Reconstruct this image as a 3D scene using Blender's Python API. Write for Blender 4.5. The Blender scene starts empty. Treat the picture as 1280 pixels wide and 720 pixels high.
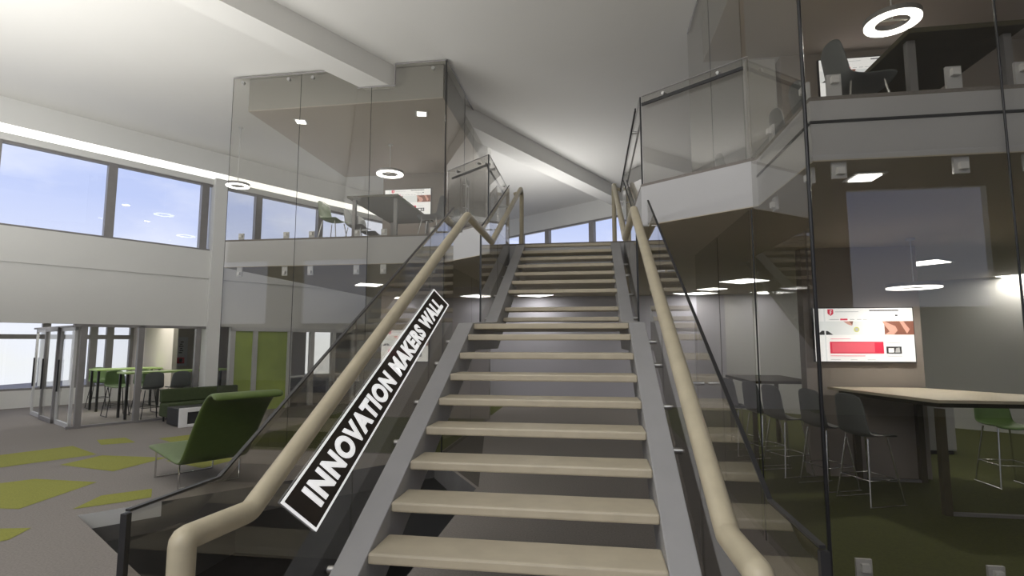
import bpy, bmesh, math, random
from mathutils import Vector, Matrix
from mathutils.geometry import tessellate_polygon
random.seed(7)
S = bpy.context.scene
C = S.collection
PI = math.pi

# ------------------------------------------------------------------ camera, world, light, exposure
cd = bpy.data.cameras.new('camera'); cam = bpy.data.objects.new('camera', cd); C.objects.link(cam)
cd.sensor_width = 36.0; cd.lens = 667.54 * 36.0 / 1280.0; cd.clip_start = 0.02; cd.clip_end = 300
cam.location = (0.4214, -2.4906, 1.3468)
cam.rotation_euler = (PI / 2 + 0.1002, 0, 0.1486)
S.camera = cam
S.view_settings.view_transform = 'Standard'; S.view_settings.look = 'None'
S.view_settings.gamma = 1; S.view_settings.use_curve_mapping = False
S.view_settings.exposure = 0.04
S.cycles.transparent_max_bounces = 40
S.cycles.max_bounces = 10
S.cycles.use_denoising = True
S.cycles.sample_clamp_indirect = 6

SKY = 1.65
w = bpy.data.worlds.new('sky'); S.world = w; w.use_nodes = True
nt = w.node_tree; nt.nodes.clear()
def N(t, k, **kw):
    n = t.nodes.new(k)
    for a, b in kw.items():
        if a in n.inputs: n.inputs[a].default_value = b
        else: setattr(n, a, b)
    return n
tc = N(nt, 'ShaderNodeTexCoord'); sep = N(nt, 'ShaderNodeSeparateXYZ')
nt.links.new(tc.outputs['Generated'], sep.inputs[0])
grad = N(nt, 'ShaderNodeValToRGB'); nt.links.new(sep.outputs['Z'], grad.inputs[0])
el = grad.color_ramp.elements
el[0].position = 0.0; el[0].color = (0.62, 0.63, 0.64, 1)
el[1].position = 0.7; el[1].color = (0.33, 0.39, 0.62, 1)
e = el.new(0.06); e.color = (0.62, 0.64, 0.74, 1)
e = el.new(0.22); e.color = (0.37, 0.43, 0.66, 1)
nz = N(nt, 'ShaderNodeTexNoise'); nz.inputs['Scale'].default_value = 3.2; nz.inputs['Detail'].default_value = 5
mpw = N(nt, 'ShaderNodeMapping'); mpw.inputs['Scale'].default_value = (1, 1, 2.2); mpw.inputs['Location'].default_value = (0.35, 0.1, 0)
nt.links.new(tc.outputs['Generated'], mpw.inputs[0]); nt.links.new(mpw.outputs[0], nz.inputs['Vector'])
cr = N(nt, 'ShaderNodeValToRGB'); cr.color_ramp.elements[0].position = 0.47; cr.color_ramp.elements[1].position = 0.66
nt.links.new(nz.outputs['Fac'], cr.inputs[0])
mx = N(nt, 'ShaderNodeMixRGB'); mx.inputs[2].default_value = (0.60, 0.62, 0.72, 1)
nt.links.new(cr.outputs[0], mx.inputs[0]); nt.links.new(grad.outputs[0], mx.inputs[1])
bg = N(nt, 'ShaderNodeBackground'); bg.inputs[1].default_value = SKY
nt.links.new(mx.outputs[0], bg.inputs[0])
wo = N(nt, 'ShaderNodeOutputWorld'); nt.links.new(bg.outputs[0], wo.inputs[0])

def area(name, loc, sx, sy, power, rot=(0, 0, 0), col=(1, 1, 1), parent=None):
    l = bpy.data.lights.new(name, 'AREA'); l.shape = 'RECTANGLE'; l.size = sx; l.size_y = sy
    l.energy = power; l.color = col
    o = bpy.data.objects.new(name, l); o.location = loc; o.rotation_euler = rot; C.objects.link(o)
    if parent: o.parent = parent
    return o
UP = (PI, 0, 0)
area('fill_up_hall', (-7.0, 0.5, 1.9), 5.0, 5.0, 520, UP, (1, .99, .96))  # added upward fill without a fixture, brightens the ceiling
area('fill_down_hall', (-1.0, -5.5, 6.0), 5.0, 3.0, 360, (math.radians(28), 0, 0), (1, .97, .93))  # added fill behind the camera, no real ceiling panel there
area('fill_up_entrance', (-6.0, -5.0, 2.4), 4.0, 3.0, 200, UP, (1, .98, .95))  # another added upward fill, no lamp stands here
area('fill_up_upper_hall', (-1.0, 11.6, 3.4), 2.0, 2.0, 90, UP, (1, .99, .97))  # added upward fill for the upper hall, no fixture

# ------------------------------------------------------------------ materials
def mat(name, col, rough=.6, metal=0., var=.06, scale=6., emit=0., spec=.5, bump=0.):
    m = bpy.data.materials.new(name); m.use_nodes = True
    t = m.node_tree; b = t.nodes['Principled BSDF']
    b.inputs['Roughness'].default_value = rough; b.inputs['Metallic'].default_value = metal
    b.inputs['Specular IOR Level'].default_value = spec
    n = N(t, 'ShaderNodeTexNoise'); n.inputs['Scale'].default_value = scale; n.inputs['Detail'].default_value = 4
    g = N(t, 'ShaderNodeTexCoord'); t.links.new(g.outputs['Object'], n.inputs['Vector'])
    r = N(t, 'ShaderNodeValToRGB')
    r.color_ramp.elements[0].position = .3; r.color_ramp.elements[1].position = .7
    r.color_ramp.elements[0].color = (*[max(0, c * (1 - var)) for c in col], 1)
    r.color_ramp.elements[1].color = (*[min(1, c * (1 + var)) for c in col], 1)
    t.links.new(n.outputs['Fac'], r.inputs[0]); t.links.new(r.outputs[0], b.inputs['Base Color'])
    if emit:
        t.links.new(r.outputs[0], b.inputs['Emission Color']); b.inputs['Emission Strength'].default_value = emit
    if bump:
        bn = N(t, 'ShaderNodeBump'); bn.inputs['Strength'].default_value = bump
        t.links.new(n.outputs['Fac'], bn.inputs['Height']); t.links.new(bn.outputs[0], b.inputs['Normal'])
    return m
def glass(name, tint, refl=1.0, ior=1.65):
    m = bpy.data.materials.new(name); m.use_nodes = True
    t = m.node_tree; t.nodes.clear()
    tr = N(t, 'ShaderNodeBsdfTransparent'); tr.inputs[0].default_value = (*tint, 1)
    gl = N(t, 'ShaderNodeBsdfGlossy'); gl.inputs['Roughness'].default_value = 0.0
    gl.inputs['Color'].default_value = (refl, refl, refl, 1)
    fr = N(t, 'ShaderNodeFresnel'); fr.inputs[0].default_value = ior
    mi = N(t, 'ShaderNodeMixShader'); o = N(t, 'ShaderNodeOutputMaterial')
    # the pane reflects where light enters it; leaving through the far face it only passes on
    ge = N(t, 'ShaderNodeNewGeometry'); inv = N(t, 'ShaderNodeMath', operation='SUBTRACT'); inv.inputs[0].default_value = 1
    t.links.new(ge.outputs['Backfacing'], inv.inputs[1])
    mu = N(t, 'ShaderNodeMath', operation='MULTIPLY'); t.links.new(fr.outputs[0], mu.inputs[0]); t.links.new(inv.outputs[0], mu.inputs[1])
    t.links.new(mu.outputs[0], mi.inputs[0]); t.links.new(tr.outputs[0], mi.inputs[1]); t.links.new(gl.outputs[0], mi.inputs[2])
    t.links.new(mi.outputs[0], o.inputs[0])
    return m
def film(name, col, alpha):
    m = bpy.data.materials.new(name); m.use_nodes = True
    t = m.node_tree; t.nodes.clear()
    tr = N(t, 'ShaderNodeBsdfTransparent'); d = N(t, 'ShaderNodeBsdfDiffuse'); d.inputs[0].default_value = (*col, 1)
    mi = N(t, 'ShaderNodeMixShader'); mi.inputs[0].default_value = alpha; o = N(t, 'ShaderNodeOutputMaterial')
    t.links.new(tr.outputs[0], mi.inputs[1]); t.links.new(d.outputs[0], mi.inputs[2]); t.links.new(mi.outputs[0], o.inputs[0])
    return m
white = mat('white_paint', (.70, .70, .68), .7, var=.02, scale=.8)
ceilm = mat('ceiling_paint', (.72, .71, .68), .8, var=.015, scale=.6)
greyp = mat('grey_paint', (.40, .39, .37), .7, var=.03, scale=1.)
fasc = mat('fascia_paint', (.54, .54, .55), .55, var=.02, scale=1.)
soffm = mat('soffit_paint', (.52, .47, .38), .7, var=.03, scale=1.)
dropm = mat('dropped_ceiling_paint', (.52, .47, .42), .75, var=.03, scale=1.)
taupe = mat('taupe_paint', (.32, .28, .25), .7, var=.03, scale=1.)
carpet = mat('grey_carpet', (.235, .213, .196), .95, var=.14, scale=60, bump=.2)
lime = mat('lime_carpet', (.26, .265, .05), .95, var=.14, scale=60, bump=.2)
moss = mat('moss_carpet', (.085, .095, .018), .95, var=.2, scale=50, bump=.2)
concrete = mat('dark_concrete', (.12, .115, .11), .8, var=.1, scale=3.)
oak = mat('pale_oak', (.57, .51, .39), .45, var=.05, scale=8.)
oakd = mat('pale_oak_rail', (.50, .445, .32), .4, var=.06, scale=10.)
steelp = mat('grey_painted_steel', (.40, .40, .41), .5, var=.04, scale=4.)
steel = mat('brushed_steel', (.55, .55, .55), .3, 1., var=.05, scale=20.)
frame = mat('grey_aluminium', (.27, .26, .26), .45, .3, var=.04, scale=8.)
lightal = mat('pale_aluminium', (.62, .62, .62), .4, .2, var=.03, scale=8.)
dark = mat('dark_metal', (.03, .03, .032), .4, .3, var=.1, scale=10.)
chrome = mat('chrome', (.8, .8, .8), .15, 1., var=.03, scale=10.)
shellg = mat('grey_plastic_shell', (.14, .15, .15), .45, var=.06, scale=8.)
shellgr = mat('green_plastic_shell', (.10, .17, .055), .45, var=.06, scale=8.)
limep = mat('lime_laminate', (.42, .58, .20), .4, var=.04, scale=8.)
greenf = mat('green_upholstery', (.105, .155, .04), .42, var=.06, scale=14.)
greend = mat('dark_green_upholstery', (.055, .075, .03), .8, var=.1, scale=14.)
blackf = mat('black_upholstery', (.025, .025, .027), .6, var=.1, scale=12.)
tabw = mat('dark_table_veneer', (.085, .075, .045), .6, var=.1, scale=8., spec=.12)
whitep = mat('white_plastic', (.8, .8, .8), .4, var=.02, scale=5.)
glow_ink = mat('glowing_white_vinyl', (.88, .88, .88), .5, var=.01, scale=4., emit=.7)  # emission added so border and letters read white; no backlight
creamw = mat('cream_panel', (.72, .66, .58), .7, var=.03, scale=2.)
glow_strip = mat('glowing_window_head', (1., 1., .97), .6, var=0., emit=1.1)  # bright strip over the windows, its brightness put in as glow
lampw = mat('lamp_diffuser', (1, .99, .96), .5, var=0., emit=4.0)
tint_hi = glass('grey_glass_screen', (.85, .845, .825))
tint_bal = glass('grey_glass_balustrade', (.80, .79, .77))
clear = glass('clear_glass', (.95, .955, .95))
filmd = film('dark_vinyl_film', (.10, .088, .08), .80)

# ------------------------------------------------------------------ mesh helpers
class MB:
    def __init__(s): s.v = []; s.f = []; s.m = []; s.sm = []
    def add(s, vs, fs, mi=0, smooth=False):
        o = len(s.v); s.v += [tuple(p) for p in vs]
        for f in fs: s.f.append(tuple(i + o for i in f)); s.m.append(mi); s.sm.append(smooth)
        return s
    def box(s, a, b, mi=0):
        x0, y0, z0 = [min(p, q) for p, q in zip(a, b)]; x1, y1, z1 = [max(p, q) for p, q in zip(a, b)]
        return s.add([(x0,y0,z0),(x1,y0,z0),(x1,y1,z0),(x0,y1,z0),(x0,y0,z1),(x1,y0,z1),(x1,y1,z1),(x0,y1,z1)],
                     [(0,3,2,1),(4,5,6,7),(0,1,5,4),(1,2,6,5),(2,3,7,6),(3,0,4,7)], mi)
    def obox(s, o, u, v, w, mi=0):      # box from corner o and three edge vectors
        o, u, v, w = map(Vector, (o, u, v, w))
        p = [o, o+u, o+u+v, o+v, o+w, o+u+w, o+u+v+w, o+v+w]
        fs = [(0,3,2,1),(4,5,6,7),(0,1,5,4),(1,2,6,5),(2,3,7,6),(3,0,4,7)]
        if u.cross(v).dot(w) < 0: fs = [f[::-1] for f in fs]
        return s.add(p, fs, mi)
    def ext(s, poly, d, mi=0):           # planar 3-D polygon extruded by vector d
        poly = [Vector(p) for p in poly]; d = Vector(d); n = len(poly)
        nrm = Vector((0, 0, 0))
        for i in range(n):
            a, b = poly[i], poly[(i+1) % n]; nrm += a.cross(b)
        if nrm.dot(d) > 0: poly = poly[::-1]
        vs = poly + [p + d for p in poly]
        tri = tessellate_polygon([poly])
        fs = []
        for t in tri:
            a, b, c = t
            tn = (poly[b]-poly[a]).cross(poly[c]-poly[a])
            if tn.dot(d) > 0: a, b, c = c, b, a
            fs.append((a, b, c)); fs.append((c+n, b+n, a+n))
        for i in range(n):
            j = (i+1) % n; fs.append((j, i, i+n, j+n))
        return s.add(vs, fs, mi)
    def prism(s, poly, z0, z1, mi=0): return s.ext([(x, y, z0) for x, y in poly], (0, 0, z1 - z0), mi)
    def tube(s, path, r, n=10, mi=0, cap=True, closed=False):
        P = [Vector(p) for p in path]; k = len(P); rings = []
        up = None
        for i in range(k):
            if closed: a, b = P[i-1], P[(i+1) % k]
            else: a, b = P[max(0, i-1)], P[min(k-1, i+1)]
            d0 = (P[i]-a).normalized() if (P[i]-a).length > 1e-6 else None
            d1 = (b-P[i]).normalized() if (b-P[i]).length > 1e-6 else None
            if d0 is None: d0 = d1
            if d1 is None: d1 = d0
            t = (d0+d1)
            t = t.normalized() if t.length > 1e-6 else d0
            if up is None:
                up = Vector((0,0,1)) if abs(t.z) < .9 else Vector((1,0,0))
            x = (up - t*up.dot(t))
            if x.length < 1e-4: x = t.orthogonal()
            x.normalize(); y = t.cross(x); up = x
            c = max(.45, math.sqrt(max(0, (1+d0.dot(d1))/2)))
            # widen along the bend so a mitred corner keeps its section
            bend = (d1-d0); bx = bend - t*bend.dot(t)
            bxn = bx.normalized() if bx.length > 1e-5 else None
            ring = []
            for j in range(n):
                an = 2*PI*j/n; o = x*math.cos(an)*r + y*math.sin(an)*r
                if bxn is not None: o += bxn*o.dot(bxn)*(1/c-1)
                ring.append(P[i]+o)
            rings.append(ring)
        vs = [p for rg in rings for p in rg]; fs = []
        for i in range(k if closed else k-1):
            a, b = i*n, ((i+1) % k)*n
            for j in range(n): fs.append((a+j, a+(j+1) % n, b+(j+1) % n, b+j))
        s.add(vs, fs, mi, True)
        if cap and not closed:
            s.add(rings[0], [tuple(range(n-1, -1, -1))], mi); s.add(rings[-1], [tuple(range(n))], mi)
        return s
    def cyl(s, a, b, r, n=12, mi=0): return s.tube([a, b], r, n, mi)
    def ring(s, c, ri, ro, h, n=40, mi=0, mtop=None):
        c = Vector(c); vs = []
        for j in range(n):
            an = 2*PI*j/n; d = Vector((math.cos(an), math.sin(an), 0))
            vs += [c+d*ri, c+d*ro, c+d*ro+Vector((0,0,h)), c+d*ri+Vector((0,0,h))]
        fs = []
        for j in range(n):
            a = 4*j; b = 4*((j+1) % n)
            fs += [(a, b, b+1, a+1), (a+1, b+1, b+2, a+2), (a+2, b+2, b+3, a+3), (a+3, b+3, b, a)]
        return s.add(vs, fs, mi)
    def grid(s, rows, mi=0, thick=None):
        k = len(rows); n = len(rows[0])
        vs = [p for r in rows for p in r]
        fs = [(i*n+j, i*n+j+1, (i+1)*n+j+1, (i+1)*n+j) for i in range(k-1) for j in range(n-1)]
        return s.add(vs, fs, mi, True)
    def build(s, name, mats, parent=None, bevel=0., solid=0., sub=0):
        me = bpy.data.meshes.new(name); me.from_pydata(s.v, [], s.f); me.validate()
        if not isinstance(mats, (list, tuple)): mats = [mats]
        for m in mats: me.materials.append(m)
        for p, mi, sm in zip(me.polygons, s.m, s.sm): p.material_index = mi; p.use_smooth = sm
        me.update()
        o = bpy.data.objects.new(name, me); C.objects.link(o)
        if parent: o.parent = parent
        if solid:
            k = o.modifiers.new('thick', 'SOLIDIFY'); k.thickness = solid; k.offset = 0
        if sub:
            k = o.modifiers.new('sub', 'SUBSURF'); k.levels = sub; k.render_levels = sub
        if bevel:
            k = o.modifiers.new('bevel', 'BEVEL'); k.width = bevel; k.segments = 2; k.limit_method = 'ANGLE'
        return o
def struct(o, name=None):
    o['kind'] = 'structure'; return o
def tag(o, label, cat, group=None):
    o['label'] = label; o['category'] = cat
    if group: o['group'] = group
    return o
def thing(name, label, cat, loc=(0,0,0), rz=0., group=None):
    o = bpy.data.objects.new(name, None); o.empty_display_size = .1; C.objects.link(o)
    o.location = loc; o.rotation_euler = (0, 0, rz)
    return tag(o, label, cat, group)
def dup(root, loc, rz, label, group=None):
    r = root.copy(); C.objects.link(r); r.location = loc; r.rotation_euler = (0, 0, rz); r['label'] = label
    if group: r['group'] = group
    for ch in list(root.children):
        c = ch.copy(); C.objects.link(c); c.parent = r
        for g in ch.children:
            d = g.copy(); C.objects.link(d); d.parent = c
    return r

F = -.45            # ground floor
M0, M1 = 2.65, 3.14 # mezzanine soffit and floor
CZ = 6.15           # ceiling
run, rise = .3249, .17
U = Vector((.5, .8660254, 0)); V = Vector((-.8660254, .5, 0)); W0 = Vector((-10.99, 5.95, 0))
def G(s, d, z=0.):  # the building's rotated grid: s along the left wall, d behind it
    p = W0 + U*s + V*d; return (p.x, p.y, z)

# ------------------------------------------------------------------ ground floor with the stair opening
hole = [(-4.90, 2.54), (-2.06, 5.84), (-1.02, 4.15), (-1.02, .06)]
outer = [(-24, -9), (16, -9), (16, 26), (-24, 26)]
b = MB()
def with_hole(outer, hole, z, flip=False):
    a = [Vector((x, y, z)) for x, y in outer]; h = [Vector((x, y, z)) for x, y in hole]
    tri = tessellate_polygon([a, h]); pts = a + h; fs = []
    for t in tri:
        n = (pts[t[1]]-pts[t[0]]).cross(pts[t[2]]-pts[t[0]])
        tt = tuple(t) if (n.z > 0) != flip else tuple(t)[::-1]
        fs.append(tt)
    return pts, fs
p, f = with_hole(outer, hole, F); b.add(p, f, 0)
p, f = with_hole(outer, hole, F-.32, True); b.add(p, f, 1)
nh = len(hole)
for i in range(nh):
    (x0, y0), (x1, y1) = hole[i], hole[(i+1) % nh]
    if i == 0:      # white edge plate at the outer corner of the opening, bare concrete beyond it
        xm, ym = x0+(x1-x0)*.17, y0+(y1-y0)*.17
        b.add([(x0,y0,F),(xm,ym,F),(xm,ym,F-.16),(x0,y0,F-.16)], [(0,1,2,3)], 1)
        b.add([(xm,ym,F),(x1,y1,F),(x1,y1,F-.32),(xm,ym,F-.32)], [(0,1,2,3)], 4)
        b.add([(x0,y0,F-.16),(xm,ym,F-.16),(xm,ym,F-.32),(x0,y0,F-.32)], [(0,1,2,3)], 4)
        continue
    b.add([(x0,y0,F),(x1,y1,F),(x1,y1,F-.32),(x0,y0,F-.32)], [(0,1,2,3)], 4)
patches = [[(0,570),(60,560),(115,565),(0,588)]]
quads = [[(-8.93,4.92),(-8.0,4.2),(-7.45,5.2),(-8.5,5.75)],
         [(-7.32,4.48),(-6.2,4.25),(-6.15,5.15),(-7.3,5.15)],
         [(-7.15,3.4),(-6.15,2.6),(-5.72,2.62),(-5.9,3.72),(-6.85,3.74)],
         [(-5.14,2.70),(-4.86,2.98),(-4.66,3.22),(-4.95,3.55),(-5.30,3.2)],
         [(-5.35,2.06),(-4.98,2.14),(-4.86,1.84),(-5.05,1.6),(-5.5,1.7)],
         [(-8.6,6.3),(-8.1,5.9),(-7.7,6.2),(-8.3,6.6)],
         [(-6.0,4.95),(-5.1,4.6),(-5.0,5.2),(-5.7,5.5)],
         [(-7.6,6.6),(-6.9,6.2),(-6.6,6.7),(-7.3,7.1)]]
for q in quads: b.add([(x, y, F+.003) for x, y in q], [tuple(range(len(q)))], 2)
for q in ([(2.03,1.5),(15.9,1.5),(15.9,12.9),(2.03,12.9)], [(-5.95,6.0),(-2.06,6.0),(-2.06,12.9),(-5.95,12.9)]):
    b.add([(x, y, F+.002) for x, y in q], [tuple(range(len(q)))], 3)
b.add([(x, y, F+.002) for x, y in [(-2.04,5.9),(-1.0,4.2),(-2.04,9.9)]], [(0,1,2)], 5)
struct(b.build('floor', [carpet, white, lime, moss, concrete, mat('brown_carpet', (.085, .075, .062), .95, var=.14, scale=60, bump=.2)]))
b = MB(); b.box((-9, -3, -4.3), (2.2, 12, -4.2), 0); struct(b.build('floor_basement', concrete))
b = MB(); b.box((-9, 11, -4.2), (2.2, 11.1, F-.33)); b.box((-9.1, -3, -4.2), (-9, 11, F-.33)); b.box((2.1, -3, -4.2), (2.2, 11, F-.33)); b.box((-9, -3.1, -4.2), (2.2, -3, F-.33))
struct(b.build('wall_basement', greyp))
area('basement_fill', (-5.5, 4.5, F-.4), 1.2, 1.2, 30)  # added lamp without fixture, lifts the dark basement

# ------------------------------------------------------------------ ceiling, beam, walls
cpoly = [G(-17.2, .2)[:2], G(14.75, .2)[:2], (-3.7, 18.98), (13.1, 6.4), (16, 3.0), (16, -9)]
b = MB(); b.prism(cpoly, CZ, CZ+.2); struct(b.build('ceiling', ceilm))
b = MB()
Bd = Vector((math.sin(math.radians(27.6)), math.cos(math.radians(27.6)), 0)); Bn = Vector((-Bd.y, Bd.x, 0))
o0 = Vector((-2.985, 5.93, 5.76)) - Bd*12
b.obox(o0, Bd*25.5, Bn*.48, (0, 0, CZ-5.76))
struct(b.build('trim_1', ceilm))

# left wall: partition head, sill band, glowing strip and header, with a strip of high windows
b = MB()
L = 14.75
b.obox(G(-17, 0, 1.72), U*(L+17), V*.25, (0, 0, 2.9-1.72))
b.obox(G(-17, -.03, 2.9), U*(L+17), V*.28, (0, 0, 3.6-2.9))
b.obox(G(-17, 0, 5.62), U*(L+17), V*.25, (0, 0, CZ-5.62))
b.obox(G(-17, 0, 5.30), U*(L+17), V*.2, (0, 0, .14))
struct(b.build('wall_left', white))
b = MB(); b.obox(G(-17, .01, 5.44), U*(L+17), V*.12, (0, 0, .18)); struct(b.build('trim_2', glow_strip))
b = MB(); b.obox(G(4.02, -.10, F), U*.30, V*.34, (0, 0, 5.46-F)); struct(b.build('trim_3', white))
mull = [-14, -12, -10, -8, -6.0, -3.9, -1.9, 0.02, 1.92, 3.85, 5.2, 7.04, 8.3, 10.0, 11.8, 14.6]
for i in range(len(mull)-1):
    b = MB(); s0, s1 = mull[i], mull[i+1]
    b.obox(G(s0-.085, .03, 3.6), U*.17, V*.14, (0, 0, 1.70))
    b.obox(G(s0, .05, 3.6), U*(s1-s0), V*.10, (0, 0, .05))
    b.obox(G(s0, .05, 5.25), U*(s1-s0), V*.10, (0, 0, .05))
    r = struct(b.build('window_%d' % (i+1), frame))
    g = MB(); g.obox(G(s0+.085, .10, 3.65), U*(s1-s0-.17), V*.012, (0, 0, 1.6)); g.build('window_pane', clear, r)

# back wall (perpendicular), windows above the mezzanine
Q = Vector((1.07, 15.24, 0)) ; QU = Vector((-.8, .6, 0)); QV = Vector((.6, .8, 0))
def H(s, d, z): p = Q + QU*s + QV*d; return (p.x, p.y, z)
b = MB()
b.obox(H(-14, 0, 5.50), QU*22, QV*.25, (0, 0, CZ-5.5))
b.obox(H(-14, 0, F), QU*22, QV*.25, (0, 0, 4.0-F))
struct(b.build('wall_back', white))
mq = [-8, -5, -2.6, -.95, .82, 2.85, 4.2, 6.2]
for i in range(len(mq)-1):
    b = MB(); s0, s1 = mq[i], mq[i+1]
    b.obox(H(s0-.1, .03, 4.0), QU*.2, QV*.14, (0, 0, 1.5))
    b.obox(H(s0, .05, 4.0), QU*(s1-s0), QV*.1, (0, 0, .05)); b.obox(H(s0, .05, 5.45), QU*(s1-s0), QV*.1, (0, 0, .05))
    r = struct(b.build('window_%d' % (i+21), frame))
    g = MB(); g.obox(H(s0+.1, .10, 4.05), QU*(s1-s0-.2), QV*.012, (0, 0, 1.4)); g.build('window_pane', clear, r)

# exterior wall of the meeting room, seen through the partition
E5 = 5.6
b = MB()
b.obox(G(-12, E5, F), U*27, V*.2, (0, 0, .47)); b.obox(G(-12, E5, 1.95), U*27, V*.2, (0, 0, .4))
struct(b.build('wall_exterior', white))
me_ = [-9, -6, -3, .9, 2.05, 2.75, 3.15, 3.55, 4.15, 5.0]
for i in range(len(me_)-1):
    b = MB(); s0, s1 = me_[i], me_[i+1]
    b.obox(G(s0-.09, E5, F+.47), U*.18, V*.15, (0, 0, 1.95-F-.47))
    b.obox(G(s0, E5+.02, F+.47), U*(s1-s0), V*.1, (0, 0, .06))
    if i > 2: b.obox(G(s0, E5+.02, 1.42), U*(s1-s0), V*.1, (0, 0, .13))
    r = struct(b.build('window_%d' % (i+41), frame))
    g = MB(); g.obox(G(s0+.09, E5+.06, F+.53), U*(s1-s0-.18), V*.012, (0, 0, 1.95-F-.53)); g.build('window_pane', clear, r)
b = MB(); b.obox(G(5.0, E5, F), U*5, V*.2, (0, 0, 2.4))
b.obox(G(4.15, 2.4, F), U*.12, V*3.2, (0, 0, 2.3))
struct(b.build('wall_meeting_room', creamw))
b = MB(); b.obox(G(-9, .25, 2.0), U*(L+9), V*5.4, (0, 0, .2)); struct(b.build('ceiling_meeting_room', ceilm))
area('meeting_room_light', G(2.6, 2.6, 1.98), 3.0, 1.5, 55, (0, 0, math.radians(60)), (1, .97, .92))
area('lobby_light', G(-2.5, 2.6, 1.98), 3.0, 2.0, 45, (0, 0, math.radians(60)), (1, .97, .94))

# upper and lower walls in the boxes, far walls
b = MB(); b.box((-4.70, 10.0, F), (-2.0, 10.2, M0)); struct(b.build('wall_1', taupe))
b = MB(); b.box((-4.72, 10.0, M1), (-2.1, 10.2, 5.52)); struct(b.build('wall_2', taupe))
b = MB(); b.box((3.33, 5.45, F), (4.80, 5.65, M0)); struct(b.build('wall_3', taupe))
b = MB(); b.box((3.2, 5.45, M1), (6.4, 5.65, 5.5)); struct(b.build('wall_4', taupe))
b = MB(); b.box((2.72, 5.5, M1), (3.14, 5.62, 5.5)); struct(b.build('wall_5', white))
b = MB(); b.box((-2.61, 13.0, F), (14.5, 13.2, M0)); struct(b.build('wall_6', mat('white_paint_lilac_light', (.66, .65, .72), .7, var=.02, scale=.8)))  # white wall, lilac of the window light put into its colour
b = MB(); b.box((-9, 16.0, F), (-2.61, 16.2, M0)); struct(b.build('wall_7', greyp))
b = MB(); b.box((14.5, -9, F), (14.7, 14, CZ)); struct(b.build('wall_right', greyp))
b = MB(); b.box((-24, -9.2, F), (16, -9, 2.2)); b.box((-24, -9.2, 5.2), (16, -9, CZ))
for k in range(9): b.box((-24+5*k-.9, -9.2, 2.2), (-24+5*k+.9, -9, 5.2))
struct(b.build('wall_front', white))
# green graphic panel and glazed doors seen under the left mezzanine
b = MB()
for s0, s1 in ((4.75, 5.20), (5.34, 6.16)): b.obox(G(s0, .05, F), U*(s1-s0), V*.03, (0, 0, 1.62-F))
struct(b.build('wall_green_panel', [mat('green_wall_panel', (.36, .46, .10), .5, var=.12, scale=2.)]))
b = MB()
for s0 in (4.62, 5.20, 6.16, 6.85, 7.55, 8.25): b.obox(G(s0, 0, F), U*.12, V*.12, (0, 0, 1.72-F))
b.obox(G(4.62, 0, 1.62), U*3.7, V*.12, (0, 0, .10)); b.obox(G(6.2, 0, .35), U*2.0, V*.1, (0, 0, .06))
struct(b.build('trim_5', lightal))
b = MB(); b.obox(G(6.25, .05, F), U*2.05, V*.012, (0, 0, 2.05)); struct(b.build('window_61', clear))
b = MB(); b.obox(G(8.37, 0, F), U*6.3, V*.2, (0, 0, 2.3)); struct(b.build('wall_8', greyp))

# ------------------------------------------------------------------ mezzanine slab, dropped ceilings
slab = [(-6.0, 6.0), (-2.0, 6.0), (-1.07, 5.22), (-1.07, 7.12), (1.0, 7.12), (1.0, 3.63), (2.03, 2.86), (2.03, 1.57), (14.4, 1.57),
        (14.4, 13.0), (4.0, 13.0), (-2.6, 17.9), (-6.0, 14.4)]
b = MB(); b.prism(slab, M0+.01, M1-.03, 0); b.prism(slab, M1-.03, M1, 2); b.prism(slab, M0, M0+.01, 1)
struct(b.build('floor_mezzanine', [fasc, soffm, carpet]))
b = MB(); b.box((2.026, 1.562, 2.935), (14.4, 1.57, 2.955)); b.box((2.022, 1.562, 2.935), (2.03, 2.86, 2.955)); struct(b.build('trim_4', dark))
b = MB(); b.prism([(-5.72, 6.06), (-2.06, 6.06), (-2.06, 10.0), (-5.75, 10.0)], 5.52, 5.54, 0); b.prism([(-5.72, 6.06), (-2.06, 6.06), (-2.06, 10.0), (-5.75, 10.0)], 5.54, CZ-.02, 1); struct(b.build('ceiling_dropped_left', [dropm, greyp]))
b = MB(); b.prism([(2.12, 1.62), (14.3, 1.62), (14.3, 5.45), (2.12, 5.45)], 5.5, 5.52, 0); b.prism([(2.12, 1.62), (14.3, 1.62), (14.3, 5.45), (2.12, 5.45)], 5.52, CZ-.02, 1); struct(b.build('ceiling_dropped_right', [dropm, greyp]))

# ------------------------------------------------------------------ staircase
st = thing('staircase', 'open riser staircase with pale oak treads between two grey steel stringers', 'staircase', (0, -.6, F))
def stl(o):
    o.location = (0, .6, -F); return o
zl = lambda y: .5232*y
for k in range(-2, 9):
    y0 = k*run; b = MB(); b.box((-.776, y0, k*rise), (.776, y0+.30, k*rise+.058))
    stl(b.build('tread', oak, st, bevel=.012))
b = MB(); b.box((-.776, 2.86, 1.475), (.776, 4.50, 1.53)); stl(b.build('landing', oak, st, bevel=.01))
b = MB(); b.box((-.776, 4.70, 1.62), (.776, 4.98, 1.675)); stl(b.build('tread', oak, st, bevel=.01))
b = MB(); b.box((-.776, 4.81, 1.765), (.776, 5.10, 1.82)); stl(b.build('tread', oak, st, bevel=.01))
for k in range(12, 19):
    y0 = 9*run+1.56+(k-10)*run; b = MB(); b.box((-.776, y0, k*rise), (.776, y0+.30, k*rise+.055))
    stl(b.build('tread', oak, st, bevel=.012))
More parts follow.
